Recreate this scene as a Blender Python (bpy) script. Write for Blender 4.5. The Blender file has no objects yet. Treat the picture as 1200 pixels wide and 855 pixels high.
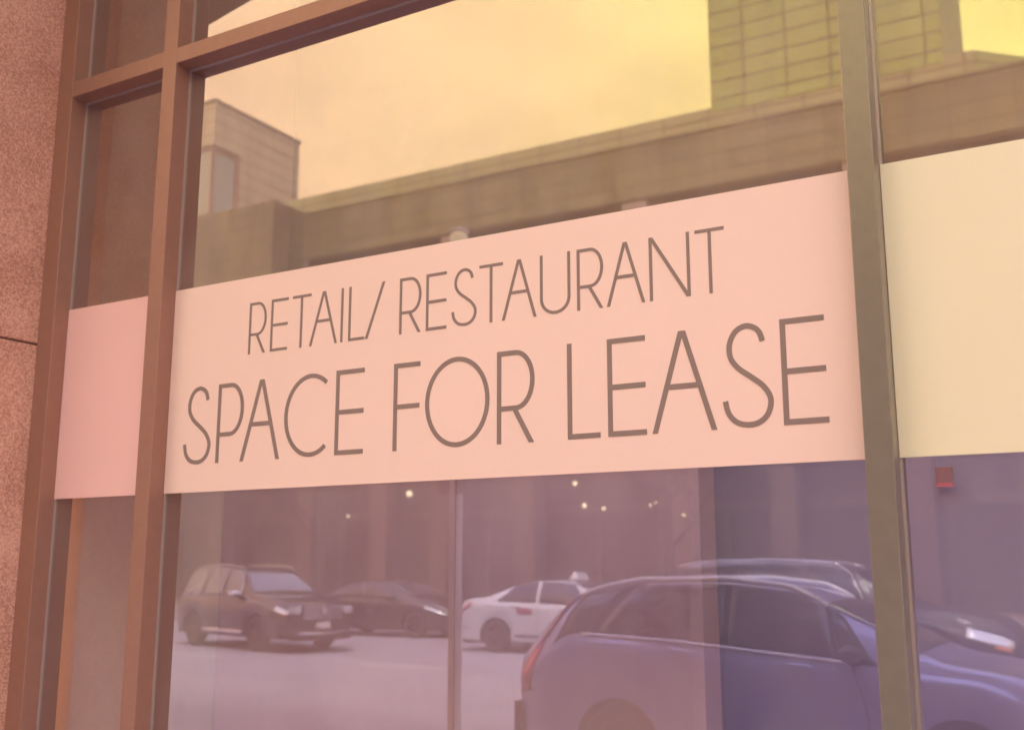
import bpy, bmesh, math, random
import numpy as np
from mathutils import Vector, Matrix
random.seed(7)
R = math.radians
scn = bpy.context.scene
COL = scn.collection

# ------------------------------------------------------------------ materials
def mat(name, col, rough=.6, metal=0., coat=0., spec=.5, nscale=0., namt=.12, bump=0., emis=None, estr=0.):
    m = bpy.data.materials.new(name); m.use_nodes = True
    nt = m.node_tree; b = nt.nodes['Principled BSDF']
    b.inputs['Base Color'].default_value = (*col, 1)
    b.inputs['Roughness'].default_value = rough
    b.inputs['Metallic'].default_value = metal
    b.inputs['Coat Weight'].default_value = coat
    b.inputs['Specular IOR Level'].default_value = spec
    if emis:
        b.inputs['Emission Color'].default_value = (*emis, 1); b.inputs['Emission Strength'].default_value = estr
    if nscale:
        tc = nt.nodes.new('ShaderNodeTexCoord')
        n = nt.nodes.new('ShaderNodeTexNoise'); n.inputs['Scale'].default_value = nscale; n.inputs['Detail'].default_value = 6
        nt.links.new(tc.outputs['Object'], n.inputs['Vector'])
        mx = nt.nodes.new('ShaderNodeMix'); mx.data_type = 'RGBA'
        mx.inputs[6].default_value = (*[c * (1 - namt) for c in col], 1)
        mx.inputs[7].default_value = (*[min(1, c * (1 + namt)) for c in col], 1)
        nt.links.new(n.outputs['Fac'], mx.inputs[0]); nt.links.new(mx.outputs[2], b.inputs['Base Color'])
        if bump:
            bp = nt.nodes.new('ShaderNodeBump'); bp.inputs['Strength'].default_value = .6; bp.inputs['Distance'].default_value = bump
            nt.links.new(n.outputs['Fac'], bp.inputs['Height']); nt.links.new(bp.outputs['Normal'], b.inputs['Normal'])
    return m

def granite(name, c0, c1, c2):
    m = mat(name, c1, .75); nt = m.node_tree; b = nt.nodes['Principled BSDF']
    tc = nt.nodes.new('ShaderNodeTexCoord')
    v = nt.nodes.new('ShaderNodeTexVoronoi'); v.inputs['Scale'].default_value = 190
    n = nt.nodes.new('ShaderNodeTexNoise'); n.inputs['Scale'].default_value = 90; n.inputs['Detail'].default_value = 8; n.inputs['Roughness'].default_value = .75
    big = nt.nodes.new('ShaderNodeTexNoise'); big.inputs['Scale'].default_value = 5; big.inputs['Detail'].default_value = 4
    for x in (v, n, big): nt.links.new(tc.outputs['Object'], x.inputs['Vector'])
    sp = nt.nodes.new('ShaderNodeSeparateColor'); nt.links.new(v.outputs['Color'], sp.inputs[0])
    a = nt.nodes.new('ShaderNodeMath'); a.operation = 'ADD'
    nt.links.new(sp.outputs[0], a.inputs[0]); nt.links.new(n.outputs['Fac'], a.inputs[1])
    a2 = nt.nodes.new('ShaderNodeMath'); a2.operation = 'MULTIPLY_ADD'; a2.inputs[1].default_value = .5
    v.feature = 'F1'
    nt.links.new(a.outputs[0], a2.inputs[0])
    bb = nt.nodes.new('ShaderNodeMath'); bb.operation = 'MULTIPLY_ADD'; bb.inputs[1].default_value = .6; bb.inputs[2].default_value = -.30
    nt.links.new(big.outputs['Fac'], bb.inputs[0]); nt.links.new(bb.outputs[0], a2.inputs[2])
    cr = nt.nodes.new('ShaderNodeValToRGB'); e = cr.color_ramp.elements
    e[0].position = .22; e[0].color = (*c0, 1); e[1].position = .82; e[1].color = (*c2, 1)
    k = e.new(.5); k.color = (*c1, 1)
    nt.links.new(a2.outputs[0], cr.inputs[0]); nt.links.new(cr.outputs[0], b.inputs['Base Color'])
    bp = nt.nodes.new('ShaderNodeBump'); bp.inputs['Strength'].default_value = .5; bp.inputs['Distance'].default_value = .001
    nt.links.new(a2.outputs[0], bp.inputs['Height']); nt.links.new(bp.outputs['Normal'], b.inputs['Normal'])
    return m

def tiles(name, c1, c2, joint, w, h, mortar=.05, stain=.2):
    """stone cladding: one tile size in metres, joints darker, slabs differ in tone, streaked by rain"""
    m = mat(name, c1, .65); nt = m.node_tree; b = nt.nodes['Principled BSDF']
    tc = nt.nodes.new('ShaderNodeTexCoord'); sx = nt.nodes.new('ShaderNodeSeparateXYZ'); cb = nt.nodes.new('ShaderNodeCombineXYZ')
    nt.links.new(tc.outputs['Object'], sx.inputs[0])
    ad = nt.nodes.new('ShaderNodeMath'); ad.operation = 'ADD'
    nt.links.new(sx.outputs[0], ad.inputs[0]); nt.links.new(sx.outputs[1], ad.inputs[1])
    nt.links.new(ad.outputs[0], cb.inputs[0]); nt.links.new(sx.outputs[2], cb.inputs[1])
    br = nt.nodes.new('ShaderNodeTexBrick'); br.offset = 0; br.squash = 1
    br.inputs['Scale'].default_value = 1; br.inputs['Brick Width'].default_value = w; br.inputs['Row Height'].default_value = h
    br.inputs['Mortar Size'].default_value = mortar; br.inputs['Mortar Smooth'].default_value = .3
    br.inputs['Color1'].default_value = (*c1, 1); br.inputs['Color2'].default_value = (*c2, 1); br.inputs['Mortar'].default_value = (*joint, 1)
    nt.links.new(cb.outputs[0], br.inputs['Vector'])
    st = nt.nodes.new('ShaderNodeVectorMath'); st.operation = 'MULTIPLY'; st.inputs[1].default_value = (.45, .08, 1)
    nt.links.new(cb.outputs[0], st.inputs[0])
    n = nt.nodes.new('ShaderNodeTexNoise'); n.inputs['Scale'].default_value = 1.6; n.inputs['Detail'].default_value = 7; n.inputs['Roughness'].default_value = .65
    nt.links.new(st.outputs[0], n.inputs['Vector'])
    rg = nt.nodes.new('ShaderNodeMapRange'); rg.inputs[1].default_value = .3; rg.inputs[2].default_value = .7
    rg.inputs[3].default_value = 1 - stain; rg.inputs[4].default_value = 1 + stain * .5
    nt.links.new(n.outputs['Fac'], rg.inputs[0])
    ml = nt.nodes.new('ShaderNodeVectorMath'); ml.operation = 'SCALE'
    nt.links.new(br.outputs['Color'], ml.inputs[0]); nt.links.new(rg.outputs[0], ml.inputs['Scale'])
    nt.links.new(ml.outputs[0], b.inputs['Base Color'])
    return m

def coated_glass(name, refl, tint, gtint, wav=True):
    m = bpy.data.materials.new(name); m.use_nodes = True; nt = m.node_tree; nt.nodes.clear()
    o = nt.nodes.new('ShaderNodeOutputMaterial'); mx = nt.nodes.new('ShaderNodeMixShader')
    t = nt.nodes.new('ShaderNodeBsdfTransparent'); t.inputs[0].default_value = (*tint, 1)
    g = nt.nodes.new('ShaderNodeBsdfGlossy'); g.inputs['Roughness'].default_value = 0; g.inputs['Color'].default_value = (*gtint, 1)
    lw = nt.nodes.new('ShaderNodeLayerWeight'); lw.inputs[0].default_value = .5
    f = nt.nodes.new('ShaderNodeMath'); f.operation = 'POWER'; f.inputs[1].default_value = 5; nt.links.new(lw.outputs['Facing'], f.inputs[0])
    ma = nt.nodes.new('ShaderNodeMath'); ma.operation = 'MULTIPLY_ADD'; ma.inputs[1].default_value = (1 - refl) if wav else 0; ma.inputs[2].default_value = refl
    nt.links.new(f.outputs[0], ma.inputs[0]); nt.links.new(ma.outputs[0], mx.inputs[0])
    nt.links.new(t.outputs[0], mx.inputs[1]); nt.links.new(g.outputs[0], mx.inputs[2]); nt.links.new(mx.outputs[0], o.inputs[0])
    if wav:   # thin film of street dust and wiping smears on the outer face
        d = nt.nodes.new('ShaderNodeBsdfDiffuse'); d.inputs[0].default_value = (.75, .68, .66, 1)
        tcd = nt.nodes.new('ShaderNodeTexCoord'); vm = nt.nodes.new('ShaderNodeVectorMath'); vm.operation = 'MULTIPLY'; vm.inputs[1].default_value = (3.2, 1, 1.6)
        nd = nt.nodes.new('ShaderNodeTexNoise'); nd.inputs['Scale'].default_value = 1.5; nd.inputs['Detail'].default_value = 8; nd.inputs['Roughness'].default_value = .6
        nt.links.new(tcd.outputs['Object'], vm.inputs[0]); nt.links.new(vm.outputs[0], nd.inputs['Vector'])
        md = nt.nodes.new('ShaderNodeMapRange'); md.inputs[1].default_value = .35; md.inputs[2].default_value = .7; md.inputs[3].default_value = .02; md.inputs[4].default_value = .10
        nt.links.new(nd.outputs['Fac'], md.inputs[0]); m3 = nt.nodes.new('ShaderNodeMixShader')
        nt.links.new(md.outputs[0], m3.inputs[0]); nt.links.new(mx.outputs[0], m3.inputs[1]); nt.links.new(d.outputs[0], m3.inputs[2]); nt.links.new(m3.outputs[0], o.inputs[0])
        tc = nt.nodes.new('ShaderNodeTexCoord'); n = nt.nodes.new('ShaderNodeTexNoise'); n.inputs['Scale'].default_value = 1.3; n.inputs['Detail'].default_value = 1
        nt.links.new(tc.outputs['Object'], n.inputs['Vector'])
        bp = nt.nodes.new('ShaderNodeBump'); bp.inputs['Strength'].default_value = 1; bp.inputs['Distance'].default_value = .00012
        nt.links.new(n.outputs['Fac'], bp.inputs['Height']); nt.links.new(bp.outputs['Normal'], g.inputs['Normal'])
    return m

M = {}
M['frame'] = mat('bronze_frame_paint', (.33, .165, .11), .4, .15, nscale=30, namt=.12)
M['frame2'] = mat('olive_wash_frame', (.25, .21, .155), .30, .40, nscale=30, namt=.12)  # olive tint stands in for the colour wash over this mullion
M['gasket'] = mat('gasket_trim', (.46, .36, .31), .4, .4)
M['film'] = mat('peach_wash_film', (.83, .60, .49), .42, nscale=1.4, namt=.035, bump=.0006)  # tints per pane stand in for a colour wash over one vinyl
M['film_pink'] = mat('pink_wash_film', (.87, .54, .48), .42, nscale=1.4, namt=.035, bump=.0006)
M['film_cream'] = mat('cream_wash_film', (.77, .69, .45), .42, nscale=1.4, namt=.035, bump=.0006)
M['ink'] = mat('grey_vinyl_lettering', (.24, .165, .135), .5)
M['granite'] = granite('rosy_granite', (.42, .19, .125), (.62, .33, .22), (.78, .46, .33))
M['joint'] = mat('stone_joint', (.16, .08, .06), .9)
M['glass'] = coated_glass('reflective_shop_glass', .20, (.96, .93, .93), (1, .97, .95))
M['glass_edge'] = mat('glass_edge', (.2, .3, .27), .1)
M['drywall3'] = mat('lilac_veil_drywall', (.67, .47, .555), .9, nscale=3, namt=.06)  # lilac tint steps the painted veil from mauve toward violet
M['drywall4'] = mat('sandy_lift_drywall', (.84, .72, .62), .9, nscale=3, namt=.06)  # pale tone chosen to brighten the view through the narrow pane
M['drywall'] = mat('mauve_veil_drywall', (.72, .475, .49), .9, nscale=3, namt=.06)  # mauve tint stands in for a veil over the dark glass
M['drywall2'] = mat('plum_veil_drywall', (.43, .37, .66), .9, nscale=3, namt=.06)  # violet tint stands in for the veil at the right
M['ochre'] = mat('ochre_tone_lift', (.38, .23, .09), .9, nscale=2, namt=.08)  # ochre lifts the dark tone seen through the upper glass
M['room'] = mat('brown_room_paint', (.42, .26, .14), .9, nscale=2, namt=.08)
M['tile_peach'] = tiles('peach_stone_cladding', (.42, .36, .19), (.37, .32, .17), (.14, .09, .05), 1.9, .74, .045)
M['tile_light'] = tiles('light_peach_cladding', (.66, .50, .34), (.60, .45, .30), (.22, .15, .09), 1.9, .74, .045)
M['tile_olive'] = tiles('olive_stone_cladding', (.39, .41, .12), (.33, .35, .10), (.10, .09, .03), 1.68, .74, .045)
M['tile_band'] = tiles('brown_stone_cladding', (.26, .20, .10), (.20, .155, .08), (.11, .08, .03), 2.0, .66, .042, .5)
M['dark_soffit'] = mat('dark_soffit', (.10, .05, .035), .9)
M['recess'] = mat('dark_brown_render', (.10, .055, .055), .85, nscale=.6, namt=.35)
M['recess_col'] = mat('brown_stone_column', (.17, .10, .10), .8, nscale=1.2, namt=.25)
M['pale_glass'] = mat('sky_toned_glass', (.35, .35, .30), .08, spec=1.)  # sky seen in the corner window is put into this pale base
M['asphalt'] = mat('worn_grey_asphalt', (.31, .28, .33), .85, nscale=.7, namt=.28)
M['pave'] = mat('concrete_paving', (.26, .20, .20), .85, nscale=2.2, namt=.12)
M['kerb'] = mat('kerb_stone', (.3, .25, .25), .8, nscale=6)
M['paint'] = mat('road_paint', (.7, .66, .6), .7)
M['ground'] = mat('city_ground', (.2, .16, .16), .9)
M['pole'] = mat('galvanised_pole', (.78, .70, .74), .5, .2, nscale=20)
M['plate'] = mat('sign_plate', (.34, .22, .21), .5)
M['lampglass'] = mat('lamp_diffuser', (.8, .72, .55), .3, emis=(1, .78, .5), estr=.6)
M['lit'] = mat('lit_lamp', (.9, .8, .6), .3, emis=(1., .80, .50), estr=2.0)
M['exit'] = mat('red_sign_face', (.36, .14, .18), .5, emis=(1., .10, .18), estr=.02)
M['exit2'] = mat('red_sign_lamp', (.5, .10, .14), .5, emis=(1., .12, .22), estr=.10)
M['bark'] = mat('dark_bark', (.06, .035, .03), .9, nscale=12, namt=.3)
M['canopy'] = mat('brown_canopy_metal', (.17, .075, .035), .6)
M['tyre'] = mat('tyre_rubber', (.05, .045, .05), .85)
M['rim'] = mat('alloy_rim', (.40, .38, .40), .3, .9)
M['rim_dark'] = mat('dark_rim', (.10, .08, .09), .4, .6)
M['cglass'] = mat('tinted_car_glass', (.025, .018, .028), .12, spec=.9)
M['cglass2'] = mat('pale_reflecting_windscreen', (.10, .11, .14), .03, spec=1., coat=1.)
M['chrome'] = mat('bright_trim', (.85, .82, .86), .16, .95)
M['rail'] = mat('satin_silver_rail', (.93, .90, .96), .35, .1)
M['black'] = mat('black_plastic', (.025, .022, .026), .6)
M['tail'] = mat('red_lamp_lens', (.55, .02, .035), .15, coat=1., emis=(1, .08, .12), estr=.25)
M['taildark'] = mat('unlit_red_lens', (.42, .03, .06), .2, coat=1.)
M['head'] = mat('clear_lamp_lens', (.75, .75, .8), .08, .5, coat=1.)
M['amber'] = mat('amber_lens', (.8, .28, .12), .2, coat=1.)
M['plateW'] = mat('licence_plate', (.6, .55, .55), .5)
M['p_blue'] = mat('slate_blue_car_paint', (.42, .44, .80), .3, .15, 1.)
M['p_dark'] = mat('dark_car_paint', (.030, .022, .026), .3, .2, 1.)
M['p_dark2'] = mat('near_black_car_paint', (.028, .022, .032), .5, .1, .25)
M['p_white'] = mat('white_car_paint', (.60, .58, .66), .35, 0, 1.)
M['p_red'] = mat('red_vinyl_decal', (.35, .10, .13), .5)

# ------------------------------------------------------------------ helpers
class MB:
    def __init__(s): s.v = []; s.f = []; s.m = []
    def quad(s, pts, mi=0):
        b = len(s.v); s.v += [tuple(p) for p in pts]; s.f.append(tuple(range(b, b + len(pts)))); s.m.append(mi)
    def box(s, x0, x1, y0, y1, z0, z1, mi=0):
        b = len(s.v)
        s.v += [(x0,y0,z0),(x1,y0,z0),(x1,y1,z0),(x0,y1,z0),(x0,y0,z1),(x1,y0,z1),(x1,y1,z1),(x0,y1,z1)]
        for q in ((0,3,2,1),(4,5,6,7),(0,1,5,4),(1,2,6,5),(2,3,7,6),(3,0,4,7)):
            s.f.append(tuple(b + i for i in q)); s.m.append(mi)
        return s
    def prism(s, poly, z0, z1, mi=0):
        b = len(s.v); n = len(poly)
        s.v += [(x, y, z0) for x, y in poly] + [(x, y, z1) for x, y in poly]
        s.f.append(tuple(b + i for i in reversed(range(n)))); s.m.append(mi)
        s.f.append(tuple(b + n + i for i in range(n))); s.m.append(mi)
        for i in range(n):
            j = (i + 1) % n; s.f.append((b + i, b + j, b + n + j, b + n + i)); s.m.append(mi)
        return s
    def tube(s, pts, rads, n=12, caps=True, mi=0):
        pts = [Vector(p) for p in pts]; b = len(s.v)
        for i, p in enumerate(pts):
            d = (pts[min(i+1, len(pts)-1)] - pts[max(i-1, 0)]).normalized()
            a = d.orthogonal().normalized() if abs(d.z) < .99 else Vector((1, 0, 0)); c = d.cross(a)
            if i and abs(d.z) < .99:
                a = (la - d * la.dot(d)).normalized(); c = d.cross(a)
            la = a
            for k in range(n):
                t = 2 * math.pi * k / n; q = p + (a * math.cos(t) + c * math.sin(t)) * rads[i]; s.v.append(tuple(q))
        for i in range(len(pts) - 1):
            for k in range(n):
                k2 = (k + 1) % n
                s.f.append((b+i*n+k, b+i*n+k2, b+(i+1)*n+k2, b+(i+1)*n+k)); s.m.append(mi)
        if caps:
            s.f.append(tuple(b + k for k in reversed(range(n)))); s.m.append(mi)
            e = b + (len(pts)-1) * n; s.f.append(tuple(e + k for k in range(n))); s.m.append(mi)
        return s
    def grid(s, rows, mi=0, closed=False):
        b = len(s.v); w = len(rows[0])
        for r in rows: s.v += [tuple(p) for p in r]
        for i in range(len(rows) - 1):
            for j in range(w - (0 if closed else 1)):
                j2 = (j + 1) % w
                s.f.append((b+i*w+j, b+i*w+j2, b+(i+1)*w+j2, b+(i+1)*w+j)); s.m.append(mi)
        return s
    def build(s, name, mats, parent=None, bevel=0., smooth=False, loc=None, merge=False):
        me = bpy.data.meshes.new(name); me.from_pydata(s.v, [], s.f)
        if not isinstance(mats, (list, tuple)): mats = [mats]
        for m in mats: me.materials.append(m)
        me.polygons.foreach_set('material_index', s.m)
        bm = bmesh.new(); bm.from_mesh(me)
        if merge: bmesh.ops.remove_doubles(bm, verts=bm.verts, dist=1e-4)
        bmesh.ops.recalc_face_normals(bm, faces=bm.faces); bm.to_mesh(me); bm.free()
        if smooth: me.polygons.foreach_set('use_smooth', [True] * len(me.polygons))
        o = bpy.data.objects.new(name, me); COL.objects.link(o)
        if parent: o.parent = parent
        if loc: o.location = loc
        if bevel:
            bv = o.modifiers.new('bevel', 'BEVEL'); bv.width = bevel; bv.segments = 2; bv.limit_method = 'ANGLE'
        return o

def tag(o, label=None, cat=None, group=None, kind=None):
    for k, v in (('label', label), ('category', cat), ('group', group), ('kind', kind)):
        if v: o[k] = v
    return o
def empty(name, loc=(0, 0, 0), rz=0, **k):
    o = bpy.data.objects.new(name, None); COL.objects.link(o); o.location = loc; o.rotation_euler = (0, 0, rz); o.empty_display_size = .3
    return tag(o, **k)

# ------------------------------------------------------------------ ground, road
MB().box(-320, 320, -320, 320, -.35, -.30).build('ground', M['ground'])['kind'] = 'structure'
rd = MB().box(-160, 120, -24.6, -5.62, -.25, -.15).build('road', M['asphalt']); rd['kind'] = 'structure'
MB().box(-160, 120, -5.44, 12.0, -.25, 0).build('pavement', M['pave'])['kind'] = 'structure'
MB().box(-160, 120, -60, -24.78, -.25, 0).build('pavement', M['pave'])['kind'] = 'structure'
MB().box(-160, 120, -5.62, -5.44, -.25, .003).build('kerb', M['kerb'], bevel=.015)['kind'] = 'structure'
MB().box(-160, 120, -24.78, -24.6, -.25, .003).build('kerb', M['kerb'], bevel=.015)['kind'] = 'structure'
mk = MB()
for i in range(-14, 10):
    mk.box(i * 6 - 1.2, i * 6 + 1.2, -14.56, -14.44, -.149, -.146)
mk.build('road_markings', M['paint'])['kind'] = 'structure'

# ------------------------------------------------------------------ granite piers and lintel of this building
def pier(x0, x1, label):
    t = empty('granite_pier', ((x0 + x1) / 2, -.18, 0), label=label, cat='pier', group='granite piers of the shopfront')
    c = (x0 + x1) / 2
    zs = [0, .82, 2.452, 4.08, 5.7]
    for a, b in zip(zs[:-1], zs[1:]):
        MB().box(x0 - c, x1 - c, -.34, .30, a + (.004 if a else 0), b - .004).build('stone_block', M['granite'], t, bevel=.004)
    MB().box(x0 - c + .008, x1 - c - .008, -.332, .29, .01, 5.69).build('joint_filling', M['joint'], t)
    return t
pier(-4.35, -3.402, 'rosy speckled granite pier at the left edge beside the narrow window')
pier(3.10, 4.0, 'rosy speckled granite pier at the far right end of the shopfront, out of frame')
li = MB().box(-4.35, 4.0, -.46, .4, 5.705, 7.2).build('stone_lintel', M['granite'], bevel=.006)
tag(li, 'rosy granite lintel across the top of the shopfront above both piers', 'lintel')
MB_own = MB().box(-40, 40, -.2, 12, 7.205, 16).build('upper_facade', M['tile_peach'])
tag(MB_own, 'stone clad upper storeys of this building above the shop window', 'building')
for x0, x1, lb in ((-40, -4.352, 'stone clad ground floor wall left of the granite pier'), (4.002, 40, 'stone clad ground floor wall right of the far granite pier')):
    tag(MB().box(x0, x1, -.15, .5, 0, 7.2).build('ground_floor_wall', M['tile_peach']), lb, 'wall')

# canopy overhead: seen only mirrored in the transom panes
cn = empty('canopy', (0, -.5, 4.95), label='brown metal canopy projecting over the pavement above the window', cat='canopy')
YC = lambda x: -(1.80 + .2 * (-4.45 - x))
poly = [(-9.5, -.47), (1.5, -.47), (1.5, YC(1.5)), (-9.5, YC(-9.5))]
poly = [(x, y + .5) for x, y in poly]
MB().prism(poly, 0, .13).build('canopy_deck', M['canopy'], cn, bevel=.01)
for x in (-8.5, -6.4, -4.3, -2.2, -.1):
    MB().box(x - .04, x + .04, YC(x) + 1.3, .02, -.06, -.002).build('canopy_rib', M['canopy'], cn)

# ------------------------------------------------------------------ storefront frame and glass
sf = empty('shop_window', (-1.2, 0, 0), label='large bronze framed shop window of narrow and wide panes beside the granite pier', cat='shop window')
OX = 1.2
ZB, ZT, ZT2, ZH = .32, 3.394, 3.454, 5.66
def fr(name, x0, x1, y0, y1, z0, z1, m='frame', bev=.003):
    return MB().box(x0 + OX, x1 + OX, y0, y1, z0, z1).build(name, M[m], sf, bevel=bev)
fr('jamb', -3.401, -3.318, -.070, .07, .0, 5.70)
fr('mullion', -2.833, -2.766, -.070, .07, .0, 5.70)
fr('mullion', -.503, -.441, -.070, .07, .0, 5.70, 'frame2')
fr('mullion', 1.82, 1.885, -.070, .07, .0, 5.70)
fr('jamb', 3.02, 3.099, -.070, .07, .0, 5.70)
BAYS = [(-3.318, -2.833), (-2.766, -.503), (-.441, 1.82), (1.885, 3.02)]
for i, (a, b) in enumerate(BAYS):
    fr('transom_bar', a - .001, b + .001, -.069, .07, ZT, ZT2)
    fr('bottom_rail', a - .001, b + .001, -.069, .07, .0, ZB)
    fr('head_rail', a - .001, b + .001, -.069, .07, ZH, 5.70)
    for z0, z1 in ((ZB, ZT), (ZT2, ZH)):
        g = MB(); g.box(a + OX, b + OX, .0, .008, z0, z1)
        g.m = [1, 1, 0, 1, 0, 1]
        # only the outer face carries the reflective coating; the inner face is plain
        g.m[4] = 2
        g.build('glass_pane', [M['glass'], M['glass_edge'], M.setdefault('glass_in', coated_glass('plain_inner_face', .0, (.97, .97, .97), (1, 1, 1), False))], sf)
        gk = MB(); w = .006; yf = -.007
        gk.box(a + OX, a + OX + w, yf, -.0002, z0, z1); gk.box(b + OX - w, b + OX, yf, -.0002, z0, z1)
        gk.box(a + OX + w, b + OX - w, yf, -.0002, z1 - w, z1); gk.box(a + OX + w, b + OX - w, yf, -.0002, z0, z0 + w)
        gk.build('gasket', M['gasket'], sf)

# ------------------------------------------------------------------ the sign film and its lettering
SZ0, SZ1 = 1.893, 2.582
def film(a, b, m, label, z0=SZ0, z1=SZ1):
    root = empty('sign_film', (a, 0, z0), label=label, cat='sign', group='vinyl sign bands on the glass')
    MB().box(.0, b - a, -.0100, -.0075, 0, z1 - z0).build('vinyl_band', M[m], root)
    return root
film(-3.3165, -2.834, 'film_pink', 'blank vinyl band, washed pink, on the narrow left pane beside the granite')
main = film(-2.7645, -.5045, 'film', 'vinyl band, washed peach, lettered RETAIL/ RESTAURANT SPACE FOR LEASE on the wide pane')
film(-.4395, 1.8185, 'film_cream', 'blank vinyl band, washed cream, on the right pane beyond the olive mullion')

def catmull(P, n=7):
    out = []; P = [P[0]] + list(P) + [P[-1]]
    for i in range(1, len(P) - 2):
        p0, p1, p2, p3 = P[i-1:i+3]
        for k in range(n):
            t = k / n
            out.append(tuple(.5 * (2*b + (c - a)*t + (2*a - 5*b + 4*c - d)*t*t + (3*b - a - 3*c + d)*t**3) for a, b, c, d in zip(p0, p1, p2, p3)))
    out.append(tuple(P[-1])); return out
def ribbon(mb, pts, w, yf, closed=False):
    n = len(pts); L = []; Rr = []
    for i in range(n):
        if closed: a, b = pts[i-1], pts[(i+1) % n]
        else: a, b = pts[max(i-1, 0)], pts[min(i+1, n-1)]
        dx, dz = b[0]-a[0], b[1]-a[1]; l = math.hypot(dx, dz); nx, nz = -dz/l, dx/l
        L.append((pts[i][0]+nx*w/2, pts[i][1]+nz*w/2)); Rr.append((pts[i][0]-nx*w/2, pts[i][1]-nz*w/2))
    yb = -.0098
    rng = range(n) if closed else range(n - 1)
    for i in rng:
        j = (i+1) % n
        A, B, C, D = L[i], L[j], Rr[j], Rr[i]
        mb.quad([(A[0], yf, A[1]), (B[0], yf, B[1]), (C[0], yf, C[1]), (D[0], yf, D[1])])
        mb.quad([(A[0], yf, A[1]), (B[0], yf, B[1]), (B[0], yb, B[1]), (A[0], yb, A[1])])
        mb.quad([(D[0], yf, D[1]), (C[0], yf, C[1]), (C[0], yb, C[1]), (D[0], yb, D[1])])
def poly2(mb, P, yf):
    yb = -.0098; mb.quad([(x, yf, z) for x, z in P])
    for i in range(len(P)):
        a, b = P[i], P[(i+1) % len(P)]; mb.quad([(a[0], yf, a[1]), (b[0], yf, b[1]), (b[0], yb, b[1]), (a[0], yb, a[1])])
S_PTS = [(.87,.83),(.80,.93),(.66,.985),(.48,1.),(.27,.95),(.14,.83),(.15,.69),(.32,.575),(.60,.475),(.86,.37),(1.,.24),(.93,.10),(.74,.02),(.5,0),(.25,.03),(.07,.12),(0,.25)]
def letter(ch, x0, x1, z0, z1, w):
    mb = MB(); W = x1 - x0; H = z1 - z0; k = [0]
    def yf(): k[0] += 1; return -.0110 - .00012 * k[0]
    def bar(a, b, c, d): poly2(mb, [(a, c), (b, c), (b, d), (a, d)], yf())
    def diag(ax, az, bx, bz, hw): poly2(mb, [(ax - hw/2, az), (ax + hw/2, az), (bx + hw/2, bz), (bx - hw/2, bz)], yf())
    def P(q): return [(x0 + w/2 + u*(W - w), z0 + w/2 + v*(H - w)) for u, v in q]
    hw = w * 1.06
    if ch in 'RP':
        zb = z0 + H * (.375 if ch == 'R' else .355)
        bar(x0, x0 + w, z0, z1)
        cx = x0 + W * .50; rx = W * .50 - w/2; zc = (z1 - w/2 + zb) / 2; rz = (z1 - w/2 - zb) / 2
        pts = [(x0 + w, z1 - w/2)] + [(cx + rx * math.cos(t), zc + rz * math.sin(t)) for t in np.linspace(math.pi/2, -math.pi/2, 26)] + [(x0 + w, zb)]
        ribbon(mb, pts, w, yf())
        if ch == 'R': diag(x1 - w * .75, z0, x0 + W * .46, zb, hw * 1.12)
    elif ch in 'EFL':
        bar(x0, x0 + w, z0, z1)
        if ch in 'EF':
            bar(x0 + w*.9, x1, z1 - w, z1); bar(x0 + w*.9, x1 - .001, z0 + H*.5 - w/2, z0 + H*.5 + w/2)
        if ch in 'EL': bar(x0 + w*.9, x1, z0, z0 + w)
    elif ch == 'T':
        c = (x0 + x1) / 2; bar(x0, x1, z1 - w, z1); bar(c - w/2, c + w/2, z0, z1 - w*.9)
    elif ch == 'I': bar(x0, x0 + w, z0, z1)
    elif ch == '/': diag(x0 + hw/2, z0, x1 - hw/2, z1, hw * 1.05)
    elif ch == 'A':
        c = (x0 + x1)/2
        diag(x0 + hw/2, z0, c - hw*.15, z1, hw); diag(x1 - hw/2, z0, c + hw*.15, z1, hw)
        h = .45; u = h * (W/2); bar(x0 + u + w*.3, x1 - u - w*.3, z0 + H*h - w/2, z0 + H*h + w/2)
    elif ch == 'N':
        bar(x0, x0 + w, z0, z1); bar(x1 - w, x1, z0, z1); diag(x1 - w*.62, z0, x0 + w*.62, z1, hw * 1.2)
    elif ch == 'U':
        cx = (x0 + x1)/2; rx = (W - w)/2; zc = z0 + .27*H
        ribbon(mb, [(x0 + w/2, z1)] + [(cx + rx*math.cos(t), zc + (zc - z0 - w/2)*math.sin(t)) for t in np.linspace(math.pi, 2*math.pi, 26)] + [(x1 - w/2, z1)], w, yf())
    elif ch == 'O':
        cx = (x0 + x1)/2; zc = (z0 + z1)/2
        ribbon(mb, [(cx + (W-w)/2*math.cos(t), zc + (H-w)/2*math.sin(t)) for t in np.linspace(0, 2*math.pi, 56)[:-1]], w, yf(), True)
    elif ch == 'C':
        rx = .41 * H; cx = x0 + rx; zc = (z0 + z1)/2
        ribbon(mb, [(cx + (rx - w/2)*math.cos(t), zc + (H-w)/2*math.sin(t)) for t in np.linspace(R(52), R(308), 44)], w, yf())
    elif ch == 'S':
        ribbon(mb, catmull(P(S_PTS), 6), w, yf())
    o = mb.build('letter', M['ink'], main, loc=(2.7645, 0, -SZ0))
    return o
ROW1 = [('R',-2.418,-2.344),('E',-2.325,-2.254),('T',-2.236,-2.161),('A',-2.164,-2.054),('I',-2.041,0),('L',-2.011,-1.950),('/',-1.947,-1.876),
        ('R',-1.821,-1.743),('E',-1.726,-1.655),('S',-1.638,-1.553),('T',-1.544,-1.467),('A',-1.470,-1.360),('U',-1.349,-1.256),('R',-1.236,-1.158),
        ('A',-1.149,-1.040),('N',-1.027,-.916),('T',-.901,-.824)]
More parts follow.
